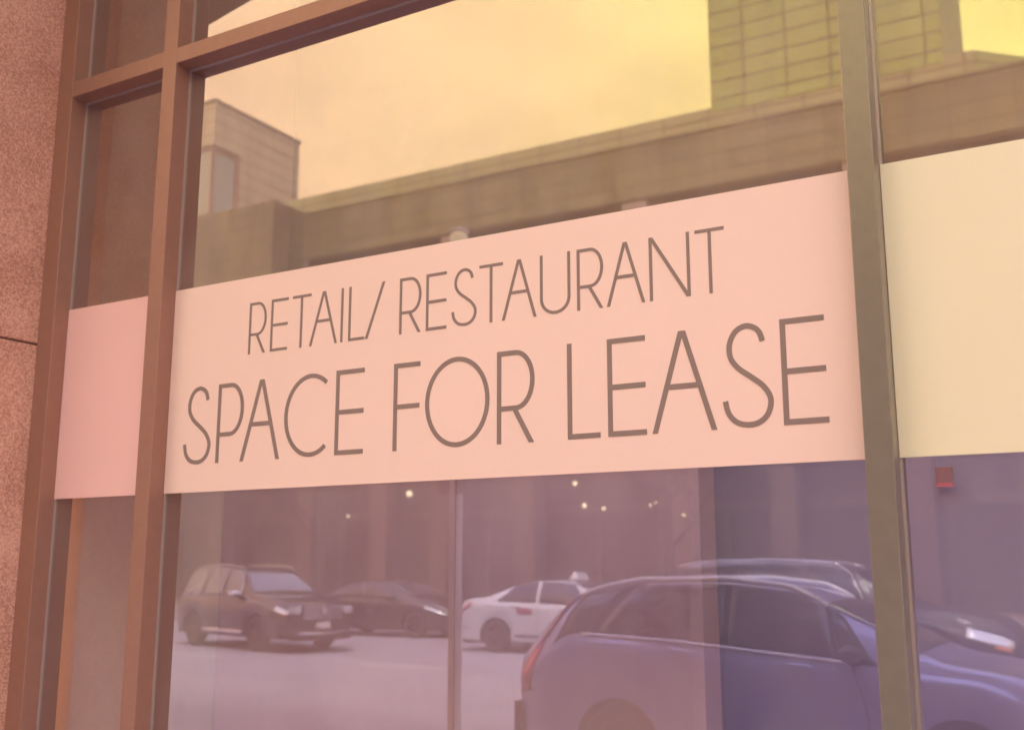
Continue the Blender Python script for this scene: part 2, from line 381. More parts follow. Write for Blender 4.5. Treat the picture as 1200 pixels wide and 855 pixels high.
ROW2 = [('S',-2.687,-2.563),('P',-2.538,-2.424),('A',-2.433,-2.268),('C',-2.253,-2.079),('E',-2.051,-1.944),('F',-1.836,-1.743),('O',-1.724,-1.509),
        ('R',-1.485,-1.367),('L',-1.268,-1.173),('E',-1.151,-1.044),('A',-1.029,-.859),('S',-.843,-.717),('E',-.695,-.589)]
for c, a, b in ROW1: letter(c, a, b, 2.326, 2.495, .0085)
for c, a, b in ROW2: letter(c, a, b, 1.983, 2.239, .0135)

# ------------------------------------------------------------------ room behind the glass
rm = empty('shop_room', (0, .1, 0), label='empty room with veil-tinted walls behind the shop window glass', cat='room')
MB().box(-4.3, 4.0, .1, 11.0, -.02, .05).build('floor', M['room'], rm)
MB().box(-4.3, 4.0, .1, 11.0, 4.9, 5.0).build('ceiling', M['room'], rm)
MB().box(-3.50, -3.405, .09, 11.0, 0, 2.6).build('side_wall', M['drywall4'], rm)  # added close behind the jamb, paled to brighten the narrow pane
MB().box(-3.50, -3.403, .09, 11.0, 2.604, 5).build('side_wall', mat('tan_upper_tone', (.60, .38, .22), .9, nscale=2, namt=.08), rm)  # darker upper part paints in the darker upper tone of that pane
MB().box(4.0, 4.1, .1, 11.0, 0, 5).build('side_wall', M['room'], rm)
MB().box(-4.3, 4.0, 10.0, 10.1, .05, 4.9).build('back_wall', M['drywall2'], rm)
MB().box(-4.3, 4.0, .07, .098, 5.0, 7.0).build('infill', M['room'], rm)
pw = empty('partition_wall', (-2.5, .9, .05), label='drywall partition tinted as a mauve veil, standing behind the left half of the wide pane', cat='partition')
MB().box(-.90, .29, 0, .12, 0, 2.72).build('drywall_panel', M['drywall'], pw)
MB().box(.294, 1.214, 0, .12, 0, 2.72).build('drywall_panel', M['drywall3'], pw)
MB().box(1.215, 1.26, -.015, .135, 0, 2.73).build('edge_trim', M['drywall3'], pw)
pp = tag(MB().box(-2.6, 3.9, 1.5, 1.6, .06, 2.9).build('inner_wall', M['drywall2']), 'drywall wall, plum tint standing in for a violet veil, further back behind the right half of the window', 'wall')
tag(MB().box(-4.29, 3.99, 1.25, 1.35, 2.93, 4.89).build('infill', M['ochre']), 'added ochre panel lifting the dark tone above the partition behind the glass', 'infill')  # added panel, unseen itself, raising the dark tone behind the upper glass
ex = empty('exit_sign', (-.555, 1.438, 1.965), label='small red lit box sign high on the dim inner wall behind the right pane', cat='sign')
MB().box(-.026, .026, 0, .04, -.024, .030).build('sign_face', M['exit'], ex)
MB().box(-.027, .027, -.003, .043, -.036, -.025).build('light_strip', M['exit2'], ex)
MB().box(-.02, .02, .041, .058, -.02, .02).build('bracket', M['black'], ex)

# ------------------------------------------------------------------ opposite building (real y = minus the mirrored distance)
pb = empty('podium_building', (-20, -33, 0), label='long brown stone podium with overhanging upper band across the street', cat='building')
OXb, OYb = 20, 33
def pbox(name, x0, x1, y0, y1, z0, z1, m, bev=0):
    return MB().box(x0 + OXb, x1 + OXb, y0 + OYb, y1 + OYb, z0, z1).build(name, M[m], pb, bevel=bev)
pbox('overhang_band', -31.5, 26, -36.5, -33, 15.32, 17.42, 'tile_band')
pbox('coping', -31.5, 26, -36.4, -32.94, 17.421, 17.54, 'tile_band')
pbox('corner_block', -62, -31.4, -38.2, -31, 13.0, 17.56, 'tile_band')
pbox('setback_wall', -35.7, -3.35, -42, -36.0, 15.4, 19.68, 'tile_peach')
# chamfered wall running back at 45 degrees on the right
MB().prism([(-3.35 + OXb, -36 + OYb), (26 + OXb, -65 + OYb), (-3.35 + OXb, -65 + OYb)], 15.4, 19.67).build('chamfered_wall', M['tile_olive'], pb)
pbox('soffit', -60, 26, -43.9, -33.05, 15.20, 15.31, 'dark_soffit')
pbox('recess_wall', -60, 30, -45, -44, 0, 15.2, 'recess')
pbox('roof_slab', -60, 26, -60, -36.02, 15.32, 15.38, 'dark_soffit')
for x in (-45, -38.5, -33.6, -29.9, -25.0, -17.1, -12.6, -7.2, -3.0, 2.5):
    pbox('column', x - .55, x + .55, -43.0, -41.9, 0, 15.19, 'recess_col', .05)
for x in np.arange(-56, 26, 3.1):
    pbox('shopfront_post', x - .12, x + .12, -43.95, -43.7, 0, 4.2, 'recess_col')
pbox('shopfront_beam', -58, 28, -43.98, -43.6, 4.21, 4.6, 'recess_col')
for x in np.arange(-48, 20, 8.2):
    o = pbox('soffit_block', x - .5, x + .5, -33.6, -33.02, 14.78, 15.19, 'plate')

tw = empty('stone_tower', (-8.7, -39, 0), label='tall olive stone tower rising above the podium beyond the window top', cat='building')
MB().box(-4.36, 4.33, -4, 2.985, 19.69, 64).build('tower_shaft', M['tile_olive'], tw)
MB().box(-4.37, 4.30, 2.99, 3.03, 19.45, 19.69).build('string_course', M['tile_olive'], tw)
#gw = MB().box(4.34, 5.30, -3.5, 2.6, 19.69, 60).build('glazed_stair', mat('pale_translucent_panel', (.80, .80, .62), .3), tw)

lt = empty('corner_tower', (-44, -39, 0), label='peach stone tower block with a tall corner window at the left', cat='building')
o = MB()
# walls around the corner window: corner at x=3.42,y=3 (local); window z 17.8..23.4
cx, cy = 3.42, 3.0
o.box(-12, cx, -3.75, cy, 23.85, 26.25)          # head of the tower
o.box(-12, cx - 3.0, -3.75, cy - 3.0, 14, 23.85)  # core behind the opening
o.box(-12, cx - 3.0, cy - 3.0, cy, 14, 23.85)
o.box(cx - 3.0, cx, -3.75, cy - 2.0, 14, 23.85)
o.box(cx - 3.0, cx, cy - 2.0, cy, 14, 17.2)
o.build('tower_wall', M['tile_light'], lt)
MB().box(cx - 2.9, cx - .12, cy - 1.9, cy - .12, 17.25, 23.8).build('corner_window', M['pale_glass'], lt)
wf = MB()
for z in (17.3, 19.2, 19.9, 23.6):
    wf.box(cx - 2.95, cx - .06, cy - .119, cy - .05, z, z + .14); wf.box(cx - .119, cx - .05, cy - 1.95, cy - .125, z, z + .14)
wf.box(cx - .15, cx - .02, cy - .15, cy - .02, 17.2, 23.84); wf.box(cx - .118, cx - .04, cy - 1.99, cy - 1.75, 17.2, 23.84)
wf.build('window_frame', M['frame'], lt)
tag(MB().box(-12.2, 3.48, -3.8, 3.06, 26.252, 26.42).build('roof_coping', M['tile_band'], lt))

# buildings closing the street to either side (outside the mirrored view)
for (x0, x1, y0, y1, h, m, lb) in ((-110, -66, -60, -30, 24, 'tile_band', 'brown stone block further along the street to the left'),
                                 (34, 70, -60, -31, 30, 'tile_peach', 'peach stone block further along the street to the right')):
    tag(MB().box(x0, x1, y0, y1, 0, h).build('office_block', M[m]), lb, 'building')

# lit lamps fixed in the recess
LAMPS = [(-28.84, 5.06, 1), (-32.4, 4.1, .45), (-19.88, 4.25, .7), (-16.8, 4.23, 1.1), (-20.3, 5.2, .7), (-19.0, 4.1, .5), (-15.5, 3.75, .45)]
LL = ['brightest round wall lamp under the overhang, above the dark saloon', 'faint small wall lamp at the far left under the overhang', 'oval wall lamp just above the white taxi roof sign',
      'bright oval wall lamp above the blue crossover roof', 'oval lamp highest of the cluster near the middle', 'small dim lamp right of the cluster in the middle', 'dim lamp nearest the pale partition edge']
for (x, z, s), lb in zip(LAMPS, LL):
    t = empty('wall_lamp', (x, -38.0, z), label=lb, cat='lamp', group='lamps hanging under the overhang')
    mb = MB(); n = 12; rows = []
    for i in range(9):
        a = math.pi * i / 8 - math.pi/2
        rows.append([(.14*s*math.cos(a)*math.cos(2*math.pi*k/n), .14*s*math.cos(a)*math.sin(2*math.pi*k/n), .14*s*math.sin(a)) for k in range(n)])
    mb.grid(rows, closed=True).build('globe', M['lit'], t, smooth=True)
    MB().tube([(0,0,.16*s), (0,0,15.19 - z)], [.02, .02], 6).build('stem', M['dark_soffit'], t)

# ------------------------------------------------------------------ pole and lamp post
lp = empty('lamp_post', (-5.28, -5.78 + .2, 0), label='slim grey street lamp post with two small sign plates at the kerb', cat='street lamp')
lp.location = (-5.27, -5.58 + .02, 0); lp.location.y = -5.30; lp.location.x = -5.06
MB().tube([(0,0,0),(0,0,.10),(0,0,.14),(0,0,4.45)], [.08,.08,.060,.052], 16).build('pole', M['pole'], lp, smooth=False)
MB().tube([(0,0,4.43),(0,0,4.47),(0,0,4.60),(0,0,4.64)], [.04,.07,.085,.05], 16).build('lamp_head', M['lampglass'], lp)
MB().tube([(0,0,4.64),(0,0,4.66),(0,0,4.69)], [.095,.09,.02], 16).build('lamp_cap', M['pole'], lp)
MB().box(-.20, -.07, -.01, .012, 2.28, 2.60).build('sign_plate', M['plate'], lp, bevel=.01)
MB().box(.02, .15, .048, .066, 2.28, 2.60).build('sign_plate', M['plate'], lp, bevel=.01)
MB().tube([(-.21, 0, 2.44), (.0, 0, 2.44)], [.012, .012], 8).build('bracket', M['pole'], lp)

# bare trees on the far pavement
def tree(x, y, h, label, seed):
    rnd = random.Random(seed); t = empty('bare_tree', (x, y, 0), label=label, cat='tree', group='bare trees on the far pavement')
    tr = MB(); tr.tube([(0,0,0),(.03,.02,1.4),(-.02,0,2.9),(.02,.05,h*.62)], [.17,.14,.12,.07], 10); tr.build('trunk', M['bark'], t, smooth=True)
    cr = MB()
    def br(p, d, l, r, lev):
        q = p + d * l; mid = p + d*l*.5 + Vector((rnd.uniform(-1,1), rnd.uniform(-1,1), rnd.uniform(-.3,.6))) * l * .07
        cr.tube([p, mid, q], [r, r*.8, r*.55], 6)
        if lev < 4:
            for _ in range(3):
                a = (d + Vector((rnd.uniform(-1,1), rnd.uniform(-1,1), rnd.uniform(-.1,.8))) * .75).normalized()
                br(p + d*l*rnd.uniform(.5, 1), a, l * rnd.uniform(.55, .78), r * .55, lev + 1)
    for k in range(5):
        a = k * 1.35 + rnd.random()
        br(Vector((0, 0, 2.2 + k * .45)), Vector((math.cos(a), math.sin(a), 1.0)).normalized(), h * .22, .06, 0)
    cr.build('crown', M['bark'], t, smooth=True)
tree(-24.5, -26.3, 7.2, 'bare dark tree behind the dark off-roader across the street', 3)
tree(-11.6, -26.6, 7.0, 'bare dark tree behind the white taxi roof across the street', 8)

# ------------------------------------------------------------------ cars
def interp(cp, xs, sm=5):
    X, Y = zip(*cp); xs = np.asarray(xs)
    fx = np.linspace(min(X), max(X), 400); fy = np.interp(fx, X, Y)
    k = np.hanning(2*sm+3)[1:-1]; k /= k.sum(); pad = len(k)//2
    fy = np.convolve(np.pad(fy, pad, mode='edge'), k, 'valid')
    return np.interp(xs, fx, fy)
class Car:
    def __init__(s, name, L, W, top, belt, paint, loc, yaw, wheels, wr=.33, sill=.26, tum=.17, label='', roofw=None, rim='rim_dark', front_b=.16, rear_b=.12, group='cars in the street'):
        s.L, s.W, s.top, s.belt, s.wh, s.wr, s.sill, s.tum = L, W/2, top, belt, wheels, wr, sill, tum
        s.fb, s.rb = front_b, rear_b
        s.root = empty(name, loc, yaw, label=label, cat='car', group=group)
        s.paint = paint; s.rim = rim
        s.body(); s.under()
        for i, wx in enumerate(wheels):
            for sd in (1, -1): s.wheel(wx, sd)
    def zt(s, x): return float(interp(s.top, [x])[0])
    def zb(s, x): return min(float(interp(s.belt, [x])[0]), s.zt(x) - .05)
    def wid(s, x):
        L = s.L; e = .55
        w = s.W
        if x < e: w *= 1 - .13 * ((e - x)/e)**2.2
        if x > L - e*1.3: w *= 1 - .20 * ((x - L + e*1.3)/(e*1.3))**2.2
        return w
    def sec(s, x, arch=True):
        w, zb, zt = s.wid(x), s.zb(x), s.zt(x); zs = s.sill
        if arch:
            for wx in s.wh:
                r = s.wr + .06; d = abs(x - wx)
                if d < r: zs = max(zs, s.wr + math.sqrt(r*r - d*d))
        else: zs = s.sill
        zs = min(zs, zb - .12)
        g = zb - zs; h = zt - zb; k = min(1, h/.45); tum = s.tum
        wr_ = w * (.94 - .02) - tum * k
        return [(w*.955, zs), (w*.985, zs + g*.28), (w*1.0, zs + g*.55), (w*1.0, zs + g*.76), (w*.985, zs + g*.90), (w*.945, zb),
                (w*.945*.5 + (wr_+.02)*.5 + .01*k, zb + h*.44), (wr_ + .015, zb + h*.82), (wr_ - .05, zb + h*.955), (wr_*.55, zt - .006), (0, zt)]
    def S(s, x, t, side=1, off=0.):
        P = s.sec(x, False) if t > .01 else s.sec(x)
        i = min(int(t), 9); f = t - i
        p0, p1, p2, p3 = P[max(i-1,0)], P[i], P[i+1], P[min(i+2,10)]
        c = [.5*(2*b + (cc-a)*f + (2*a-5*b+4*cc-d)*f*f + (3*b-a-3*cc+d)*f**3) for a, b, cc, d in zip(p0, p1, p2, p3)]
        if off:
            dy, dz = p2[0]-p1[0], p2[1]-p1[1]; l = math.hypot(dy, dz) or 1
            c = [c[0] + dz/l*off, c[1] - dy/l*off]
        # plan rounding of the ends
        xx = x; y = max(0, c[0])
        return (xx, side*y, c[1])
    def bulge(s, x, y):
        # pushes the ends outward at the centreline
        u = 1 - min(1, abs(y)/s.W)**2.4
        L = s.L
        a = max(0, 1 - x/.45)**2 * s.rb * u; b = max(0, 1 - (L - x)/.6)**2 * s.fb * u
        return x - a + b
    def pt(s, x, t, side=1, off=0):
        p = s.S(x, t, side, off); return (s.bulge(x, p[1]), p[1], p[2])
    def body(s):
        xs = sorted(set(np.round(np.concatenate([np.linspace(0, s.L, 70)] + [wx + (s.wr+.06)*np.cos(np.linspace(0, math.pi, 17)) for wx in s.wh] + [[wx-(s.wr+.061), wx+(s.wr+.061)] for wx in s.wh]), 4)))
        xs = [x for x in xs if 0 <= x <= s.L]
        ts = np.linspace(0, 10, 31)
        rows = []
        for x in xs:
            P = s.sec(x); r = []
            for t in ts:
                i = min(int(t), 9); f = t - i
                p0, p1, p2, p3 = P[max(i-1,0)], P[i], P[i+1], P[min(i+2,10)]
                c = [.5*(2*b + (cc-a)*f + (2*a-5*b+4*cc-d)*f*f + (3*b-a-3*cc+d)*f**3) for a, b, cc, d in zip(p0, p1, p2, p3)]
                r.append((max(0, c[0]), c[1]))
            full = [(s.bulge(x, y), y, z) for y, z in r] + [(s.bulge(x, y), -y, z) for y, z in reversed(r[:-1])]
            rows.append(full)
        mb = MB(); mb.grid(rows)
        for row, sg in ((rows[0], -1), (rows[-1], 1)):   # end caps, bulging slightly
            n = len(row)//2; cap = []
            for i in range(n):
                a, b = row[i], row[-1-i]; cap.append([tuple(a[k]*(1-q) + b[k]*q + ((sg*(.05+ .25*(s.fb if sg>0 else s.rb)))*4*q*(1-q) if k == 0 else 0) for k in range(3)) for q in np.linspace(0, 1, 11)])
            mb.grid(cap)
        s.bodyo = mb.build('body', M[s.paint], s.root, smooth=True, merge=True)
    def under(s):
        mb = MB(); w = s.W * .9
        xs = [.12] + [v for wx in s.wh for v in (wx - s.wr - .05, wx + s.wr + .05)] + [s.L - .14]
        segs = [(xs[0], xs[1]), (xs[2], xs[3]), (xs[4], xs[5])]
        for a, b in segs: mb.box(a, b, -w, w, s.sill - .06, s.sill + .12)
        mb.box(.15, s.L - .2, -w*.72, w*.72, s.sill - .03, .62)
        mb.build('underbody', M['black'], s.root)
    def wheel(s, wx, sd):
        r = s.wr; w = .23; y = sd * (s.W*.965 - w/2)
        def ring(mb, prof, n=36):
            rows = [[(wx + rr*math.cos(2*math.pi*k/n), yy, r + rr*math.sin(2*math.pi*k/n)) for k in range(n)] for rr, yy in prof]
            mb.grid(rows, closed=True)
        tw_ = empty_child('wheel', s.root)
        t = MB(); ring(t, [(r*.64, y - w/2), (r*.9, y - w/2), (r, y - w/2 + .04), (r, y + w/2 - .04), (r*.9, y + w/2), (r*.64, y + w/2), (r*.64, y - w/2)])
        t.build('tyre', M['tyre'], tw_, smooth=True)
        m = MB(); yo = y + sd*(w/2 - .01)
        ring(m, [(r*.66, yo), (r*.66, yo - sd*.10), (r*.58, yo - sd*.10), (r*.60, yo), (r*.66, yo)])
        for k in range(5):
            a = 2*math.pi*k/5 + .3
            c, s_ = math.cos(a), math.sin(a)
            q = [(r*.62, .035), (r*.62, -.035), (r*.12, -.05), (r*.12, .05)]
            P = [(wx + u*c - v*s_, r + u*s_ + v*c) for u, v in q]
            b = [(px, yo - sd*.012, pz) for px, pz in P]; bk = [(px, yo - sd*.045, pz) for px, pz in P]
            m.quad(b)
            for i in range(4): m.quad([b[i], b[(i+1)%4], bk[(i+1)%4], bk[i]])
        m.tube([(wx, yo - sd*.06, r), (wx, yo - sd*.004, r)], [r*.17, r*.15], 14)
        m.build('rim', M[s.rim], tw_)
        d = MB().tube([(wx, yo - sd*.12, r), (wx, yo - sd*.09, r)], [r*.6, r*.6], 24); d.build('brake_disc', M['black'], tw_)
        wl = MB(); yi = sd * s.W * .5; yo2 = sd * (s.W*.93)
        n = 18; rr = s.wr + .055
        wl.grid([[(wx + rr*math.cos(math.pi*k/n), yy, s.wr + rr*math.sin(math.pi*k/n)) for k in range(n+1)] for yy in (yi, yo2)])
        wl.build('wheel_arch', M['black'], s.root)
    def patch(s, name, m, x0, x1, t0, t1, side=1, off=.006, nx=16, nt=8, fx0=None, fx1=None, ft0=None, ft1=None, smooth=True, parent=None):
        """panel lying on the body surface; edges may slope: fx0(t01), ft1(x01)..."""
        rows = []
        for i in range(nx + 1):
            u = i/nx; r = []
            for j in range(nt + 1):
                v = j/nt
                a = fx0(v) if fx0 else x0; b = fx1(v) if fx1 else x1; x = a + (b - a)*u
                c = ft0(x) if ft0 else t0; d = ft1(x) if ft1 else t1
                r.append(s.pt(x, c + (d - c)*v, side, off))
            rows.append(r)
        mb = MB(); mb.grid(rows)
        o = mb.build(name, M[m] if isinstance(m, str) else m, parent or s.root, smooth=smooth)
        sol = o.modifiers.new('thick', 'SOLIDIFY'); sol.thickness = .006; sol.offset = 0
        return o
    def top_patch(s, name, m, x0, x1, t0=7.9, off=.008):
        rows = []
        for i in range(19):
            x = x0 + (x1 - x0)*i/18
            ts = np.linspace(t0, 10, 8)
            r = [s.pt(x, t, 1, off) for t in ts] + [s.pt(x, t, -1, off) for t in reversed(ts[:-1])]
            rows.append(r)
        mb = MB(); mb.grid(rows); o = mb.build(name, M[m], s.root, smooth=True)
        sol = o.modifiers.new('thick', 'SOLIDIFY'); sol.thickness = .006; sol.offset = 0
        return o
    def cap_patch(s, name, m, front, y0, y1, z0, z1, off=.02, ny=10):
        """panel on the front or rear face, following its bulge"""
        x = s.L if front else 0.; sg = 1 if front else -1; w = s.wid(x)*.97; rows = []
        for i in range(ny + 1):
            y = y0 + (y1 - y0)*i/ny; q = (y/w + 1)/2; q = min(1, max(0, q))
            xx = s.bulge(x, w) + sg*((.05 + .25*(s.fb if front else s.rb))*4*q*(1-q) + off)
            rows.append([(xx, y, z0), (xx, y, z1)])
        back = [[(p[0] - sg*.06, p[1], p[2]) for p in r] for r in rows]
        mb = MB(); mb.grid(rows); mb.grid([[r[1] for r in rows], [r[1] for r in back]]); mb.grid([[r[0] for r in rows], [r[0] for r in back]])
        mb.quad([rows[0][0], rows[0][1], back[0][1], back[0][0]]); mb.quad([rows[-1][0], rows[-1][1], back[-1][1], back[-1][0]])
        return mb.build(name, M[m], s.root)
    def trim(s, name, m, pts, r=.012, side=1, off=.012):
        P = [s.pt(x, t, side, off) for x, t in pts]
        return MB().tube(P, [r]*len(P), 8).build(name, M[m], s.root, smooth=True)
    def mirror(s, x, z, m):
        for sd in (1, -1):
            w = s.wid(x); y = sd*(w*.93)
            mb = MB(); rows = []
            for i in range(7):
                a = i/6; yy = y + sd*(.05 + .20*a); hh = .065*math.sin(math.pi*(.25 + .62*a))*.85+.015
                rows.append([(x + .13*math.cos(t)*(.9 - .3*a), yy, z + .05 + hh*math.sin(t)) for t in np.linspace(0, 2*math.pi, 13)[:-1]])
            mb.grid(rows, closed=True); mb.quad(rows[-1]); mb.quad(rows[0])
            mo = mb.build('side_mirror', M[m], s.root, smooth=True)
            MB().box(x - .02, x + .05, min(y, y + sd*.09), max(y, y + sd*.09), z - .03, z + .02).build('mirror_arm', M['black'], mo)

def empty_child(name, parent):
    o = bpy.data.objects.new(name, None); COL.objects.link(o); o.parent = parent; o.empty_display_size = .1; return o

def side_windows(c, spans, t0=5.12, t1=7.75, m='cglass', slant=None):
    for sd in (1, -1):
        for i, (a0, a1, b0, b1) in enumerate(spans):   # bottom x0,x1 / top x0,x1
            c.patch('side_window', m, 0, 0, t0, t1, sd, .006, 14, 8, fx0=lambda v, a=a0, b=b0: a + (b - a)*v, fx1=lambda v, a=a1, b=b1: a + (b - a)*v)

# -- the near crossover parked at this kerb (its left side faces the window)
near = Car('crossover_car', 4.68, 1.90,
           [(0,.98),(.06,1.12),(.20,1.30),(.40,1.50),(.55,1.585),(1.1,1.685),(1.9,1.70),(2.45,1.64),(2.75,1.53),(3.1,1.37),(3.45,1.17),(3.62,1.10),(4.1,1.03),(4.5,.90),(4.68,.74)],
           [(0,.96),(.5,1.235),(1.5,1.19),(2.6,1.10),(3.3,1.04),(3.9,.98),(4.68,.7)],
           'p_blue', (-4.96, -7.15, -.15), 0, (.95, 3.72), .325, .26, .20, label='slate blue crossover with silver roof rails parked nearest the window, mirrored at lower right')
side_windows(near, [(.78, 1.90, 1.05, 1.88), (1.96, 2.82, 1.94, 2.70), (2.87, 3.12, 2.74, 2.76)])
for sd in (1, -1):
    near.patch('window_surround', 'black', 0, 0, 5.05, 7.85, sd, .003, 24, 8, fx0=lambda v: .34 + .24*v, fx1=lambda v: 3.16 - .38*v)
    near.patch('quarter_window', 'cglass', 0, 0, 5.15, 7.6, sd, .006, 8, 8, fx0=lambda v: .42 + .20*v, fx1=lambda v: .70 + .28*v)
    near.trim('window_trim', 'chrome', [(x, 5.03) for x in np.linspace(.62, 2.98, 22)], .014, sd, .008)
    P = [near.pt(x, 8.0, sd, 0) for x in np.linspace(.50, 2.66, 30)]
    n = len(P)
    rr = [(p[0], p[1] , p[2] + .040*min(1, min(i, n-1-i)/3.5)) for i, p in enumerate(P)]
    MB().tube(rr, [.025]*n, 10).build('roof_rail', M['rail'], near.root, smooth=True)
    # tall tail lamp climbing the rear pillar
    near.patch('tail_lamp', 'tail', 0, 0, 3.5, 5.5, sd, .012, 4, 10, fx0=lambda v: -.0 + .10*v, fx1=lambda v: .10 + .10*v)
    near.patch('tail_lamp', 'taildark', 0, 0, 5.5, 8.1, sd, .012, 3, 12, fx0=lambda v: .10 + .38*v, fx1=lambda v: .17 + .40*v)
    near.patch('lower_tail_lamp', 'taildark', .0, .10, 2.3, 3.45, sd, .010, 3, 5)
    near.patch('cladding', 'black', 1.40, 3.26, .15, .85, sd, .012, 12, 4)
    near.patch('head_lamp', 'head', 4.25, 4.62, 3.6, 5.4, sd, .012, 6, 5)
    for xh in (1.55, 2.55):
        near.trim('door_handle', 'p_blue', [(xh - .1, 4.2), (xh, 4.25), (xh + .1, 4.2)], .016, sd, .03)
    near.trim('door_seam', 'black', [(1.93, t) for t in np.linspace(.4, 5, 14)], .004, sd, .001)
    near.trim('door_seam', 'black', [(3.02 + .05*math.sin(t), t) for t in np.linspace(.4, 5, 14)], .004, sd, .001)
near.top_patch('windscreen', 'cglass2', 2.74, 3.46, 7.6)
near.top_patch('rear_window', 'cglass', .07, .40, 8.0)
near.top_patch('spoiler', 'chrome', .40, .52, 7.8, .03)
near.mirror(2.98, 1.10, 'black')
near.cap_patch('rear_bumper', 'black', False, -.86, .86, .34, .62, .05)
near.cap_patch('licence_plate', 'plateW', False, -.26, .26, .72, .85, .03)
near.cap_patch('grille', 'black', True, -.42, .42, .45, .68, .03)
MB().tube([(1.05,0,1.66),(1.0,0,1.74)], [.03,.012], 8).build('aerial', M['black'], near.root)

# -- big dark SUV passing behind it
big = Car('large_suv', 5.05, 2.0,
          [(0,1.0),(.05,1.35),(.14,1.66),(.45,1.84),(1.0,1.90),(1.8,1.92),(2.6,1.88),(3.0,1.80),(3.3,1.62),(3.62,1.38),(3.8,1.30),(4.4,1.25),(4.85,1.14),(5.05,.85)],
          [(0,1.1),(1.5,1.22),(3.0,1.2),(4.0,1.12),(5.05,.82)],
          'p_dark2', (-6.5, -13.75, -.15), 0, (1.02, 3.95), .40, .36, .20, label='large near-black off-road car in the lane directly behind the slate blue crossover')
side_windows(big, [(.40, 1.35, .55, 1.38), (1.43, 2.35, 1.45, 2.33), (2.43, 3.32, 2.41, 2.98)])
big.top_patch('windscreen', 'cglass', 3.04, 3.66)
big.top_patch('rear_window', 'cglass', .06, .30)
for sd in (1, -1):
    big.patch('head_lamp', 'head', 4.48, 4.98, 3.9, 5.6, sd, .012, 8, 5)
    big.patch('indicator', 'amber', 4.80, 4.96, 3.2, 3.9, sd, .012, 5, 4)
    big.trim('roof_rail', 'chrome', [(x, 8.1) for x in np.linspace(.4, 2.9, 20)], .014, sd, .04)
    big.trim('window_trim', 'chrome', [(x, 7.95) for x in np.linspace(.5, 3.0, 20)], .010, sd, .012)
    big.patch('tail_lamp', 'taildark', .0, .12, 3.5, 5.3, sd, .012, 3, 5)
big.mirror(3.18, 1.28, 'p_dark2')
big.cap_patch('grille', 'chrome', True, -.55, .55, .62, 1.0, .03)
big.cap_patch('bumper', 'black', True, -.8, .8, .36, .55, .04)
big.cap_patch('licence_plate', 'plateW', False, -.26, .26, .8, .93, .03)

def sedan(name, paint, loc, yaw, label, h=1.46, rim='rim'):
    k = h/1.46
    c = Car(name, 4.75, 1.84,
            [(0,.80*k),(.08,1.02*k),(.35,1.08*k),(.72,1.10*k),(1.1,1.25*k),(1.45,1.38*k),(1.9,1.45*k),(2.4,1.46*k),(2.85,1.40*k),(3.15,1.28*k),(3.6,1.05*k),(3.8,1.0*k),(4.3,.92*k),(4.6,.80*k),(4.75,.62*k)],
            [(0,.80*k),(.3,1.02*k),(1.0,1.0*k),(2.0,.965*k),(3.4,.91*k),(4.2,.80*k),(4.75,.6*k)],
            paint, loc, yaw, (.98, 3.78), .34, .24, .20, label=label, rim=rim)
    side_windows(c, [(.98, 1.98, 1.42, 1.96), (2.06, 3.22, 2.04, 2.82)], 5.2, 7.6)
    c.top_patch('windscreen', 'cglass2', 2.84, 3.56)
    c.top_patch('rear_window', 'cglass', .82, 1.50)
    for sd in (1, -1):
        c.patch('tail_lamp', 'taildark', .0, .34, 3.7, 4.75, sd, .012, 6, 4)
        c.patch('head_lamp', 'head', 4.12, 4.66, 3.7, 4.95, sd, .012, 6, 4)
        c.trim('door_seam', 'black', [(2.02, t) for t in np.linspace(.4, 5, 12)], .004, sd, .001)
        c.trim('sill_strip', 'black', [(x, .6) for x in np.linspace(1.5, 3.25, 10)], .02, sd, .0)
        for xh in (1.5, 2.65): c.trim('door_handle', paint, [(xh - .09, 4.1), (xh, 4.15), (xh + .09, 4.1)], .014, sd, .025)
    c.mirror(3.02, .96*k, paint)
    c.cap_patch('rear_bumper', 'black', False, -.8, .8, .28, .42, .03)
    c.cap_patch('licence_plate', 'plateW', False, -.26, .26, .62, .75, .03)
    c.cap_patch('grille', 'black', True, -.5, .5, .40, .60, .03)
    return c
taxi = sedan('taxi', 'p_white', (-13.42, -19.2, -.15), 0, 'white taxi saloon with a roof lamp between the post and the crossover', 1.56, 'rim_dark')
MB().tube([(2.25,-.14,1.60),(2.25,-.14,1.63)], [.1,.1], 4)
rl = MB(); rows = []
for i in range(6):
    a = i/5; w2 = .20*(1 - .35*a**2); rows.append([(2.62 + .11*(1-.5*a)*cx_, .28*sy*(1 - .25*a*a), 1.555 + .17*a) for cx_, sy in ((-1,-1),(1,-1),(1,1),(-1,1))])
rl.grid(rows, closed=True); rl.quad(rows[-1]); rl.build('roof_lamp', M['p_white'], taxi.root, smooth=False, bevel=.02)
for sd in (1, -1):
    taxi.patch('door_decal', 'p_red', 1.55, 1.92, 2.9, 3.9, sd, .009, 6, 3)
black = sedan('saloon_car', 'p_dark', (-20.6, -22.3, -.15), 0, 'black saloon half hidden behind the dark off-roader, left of the post', 1.50, 'rim_dark')

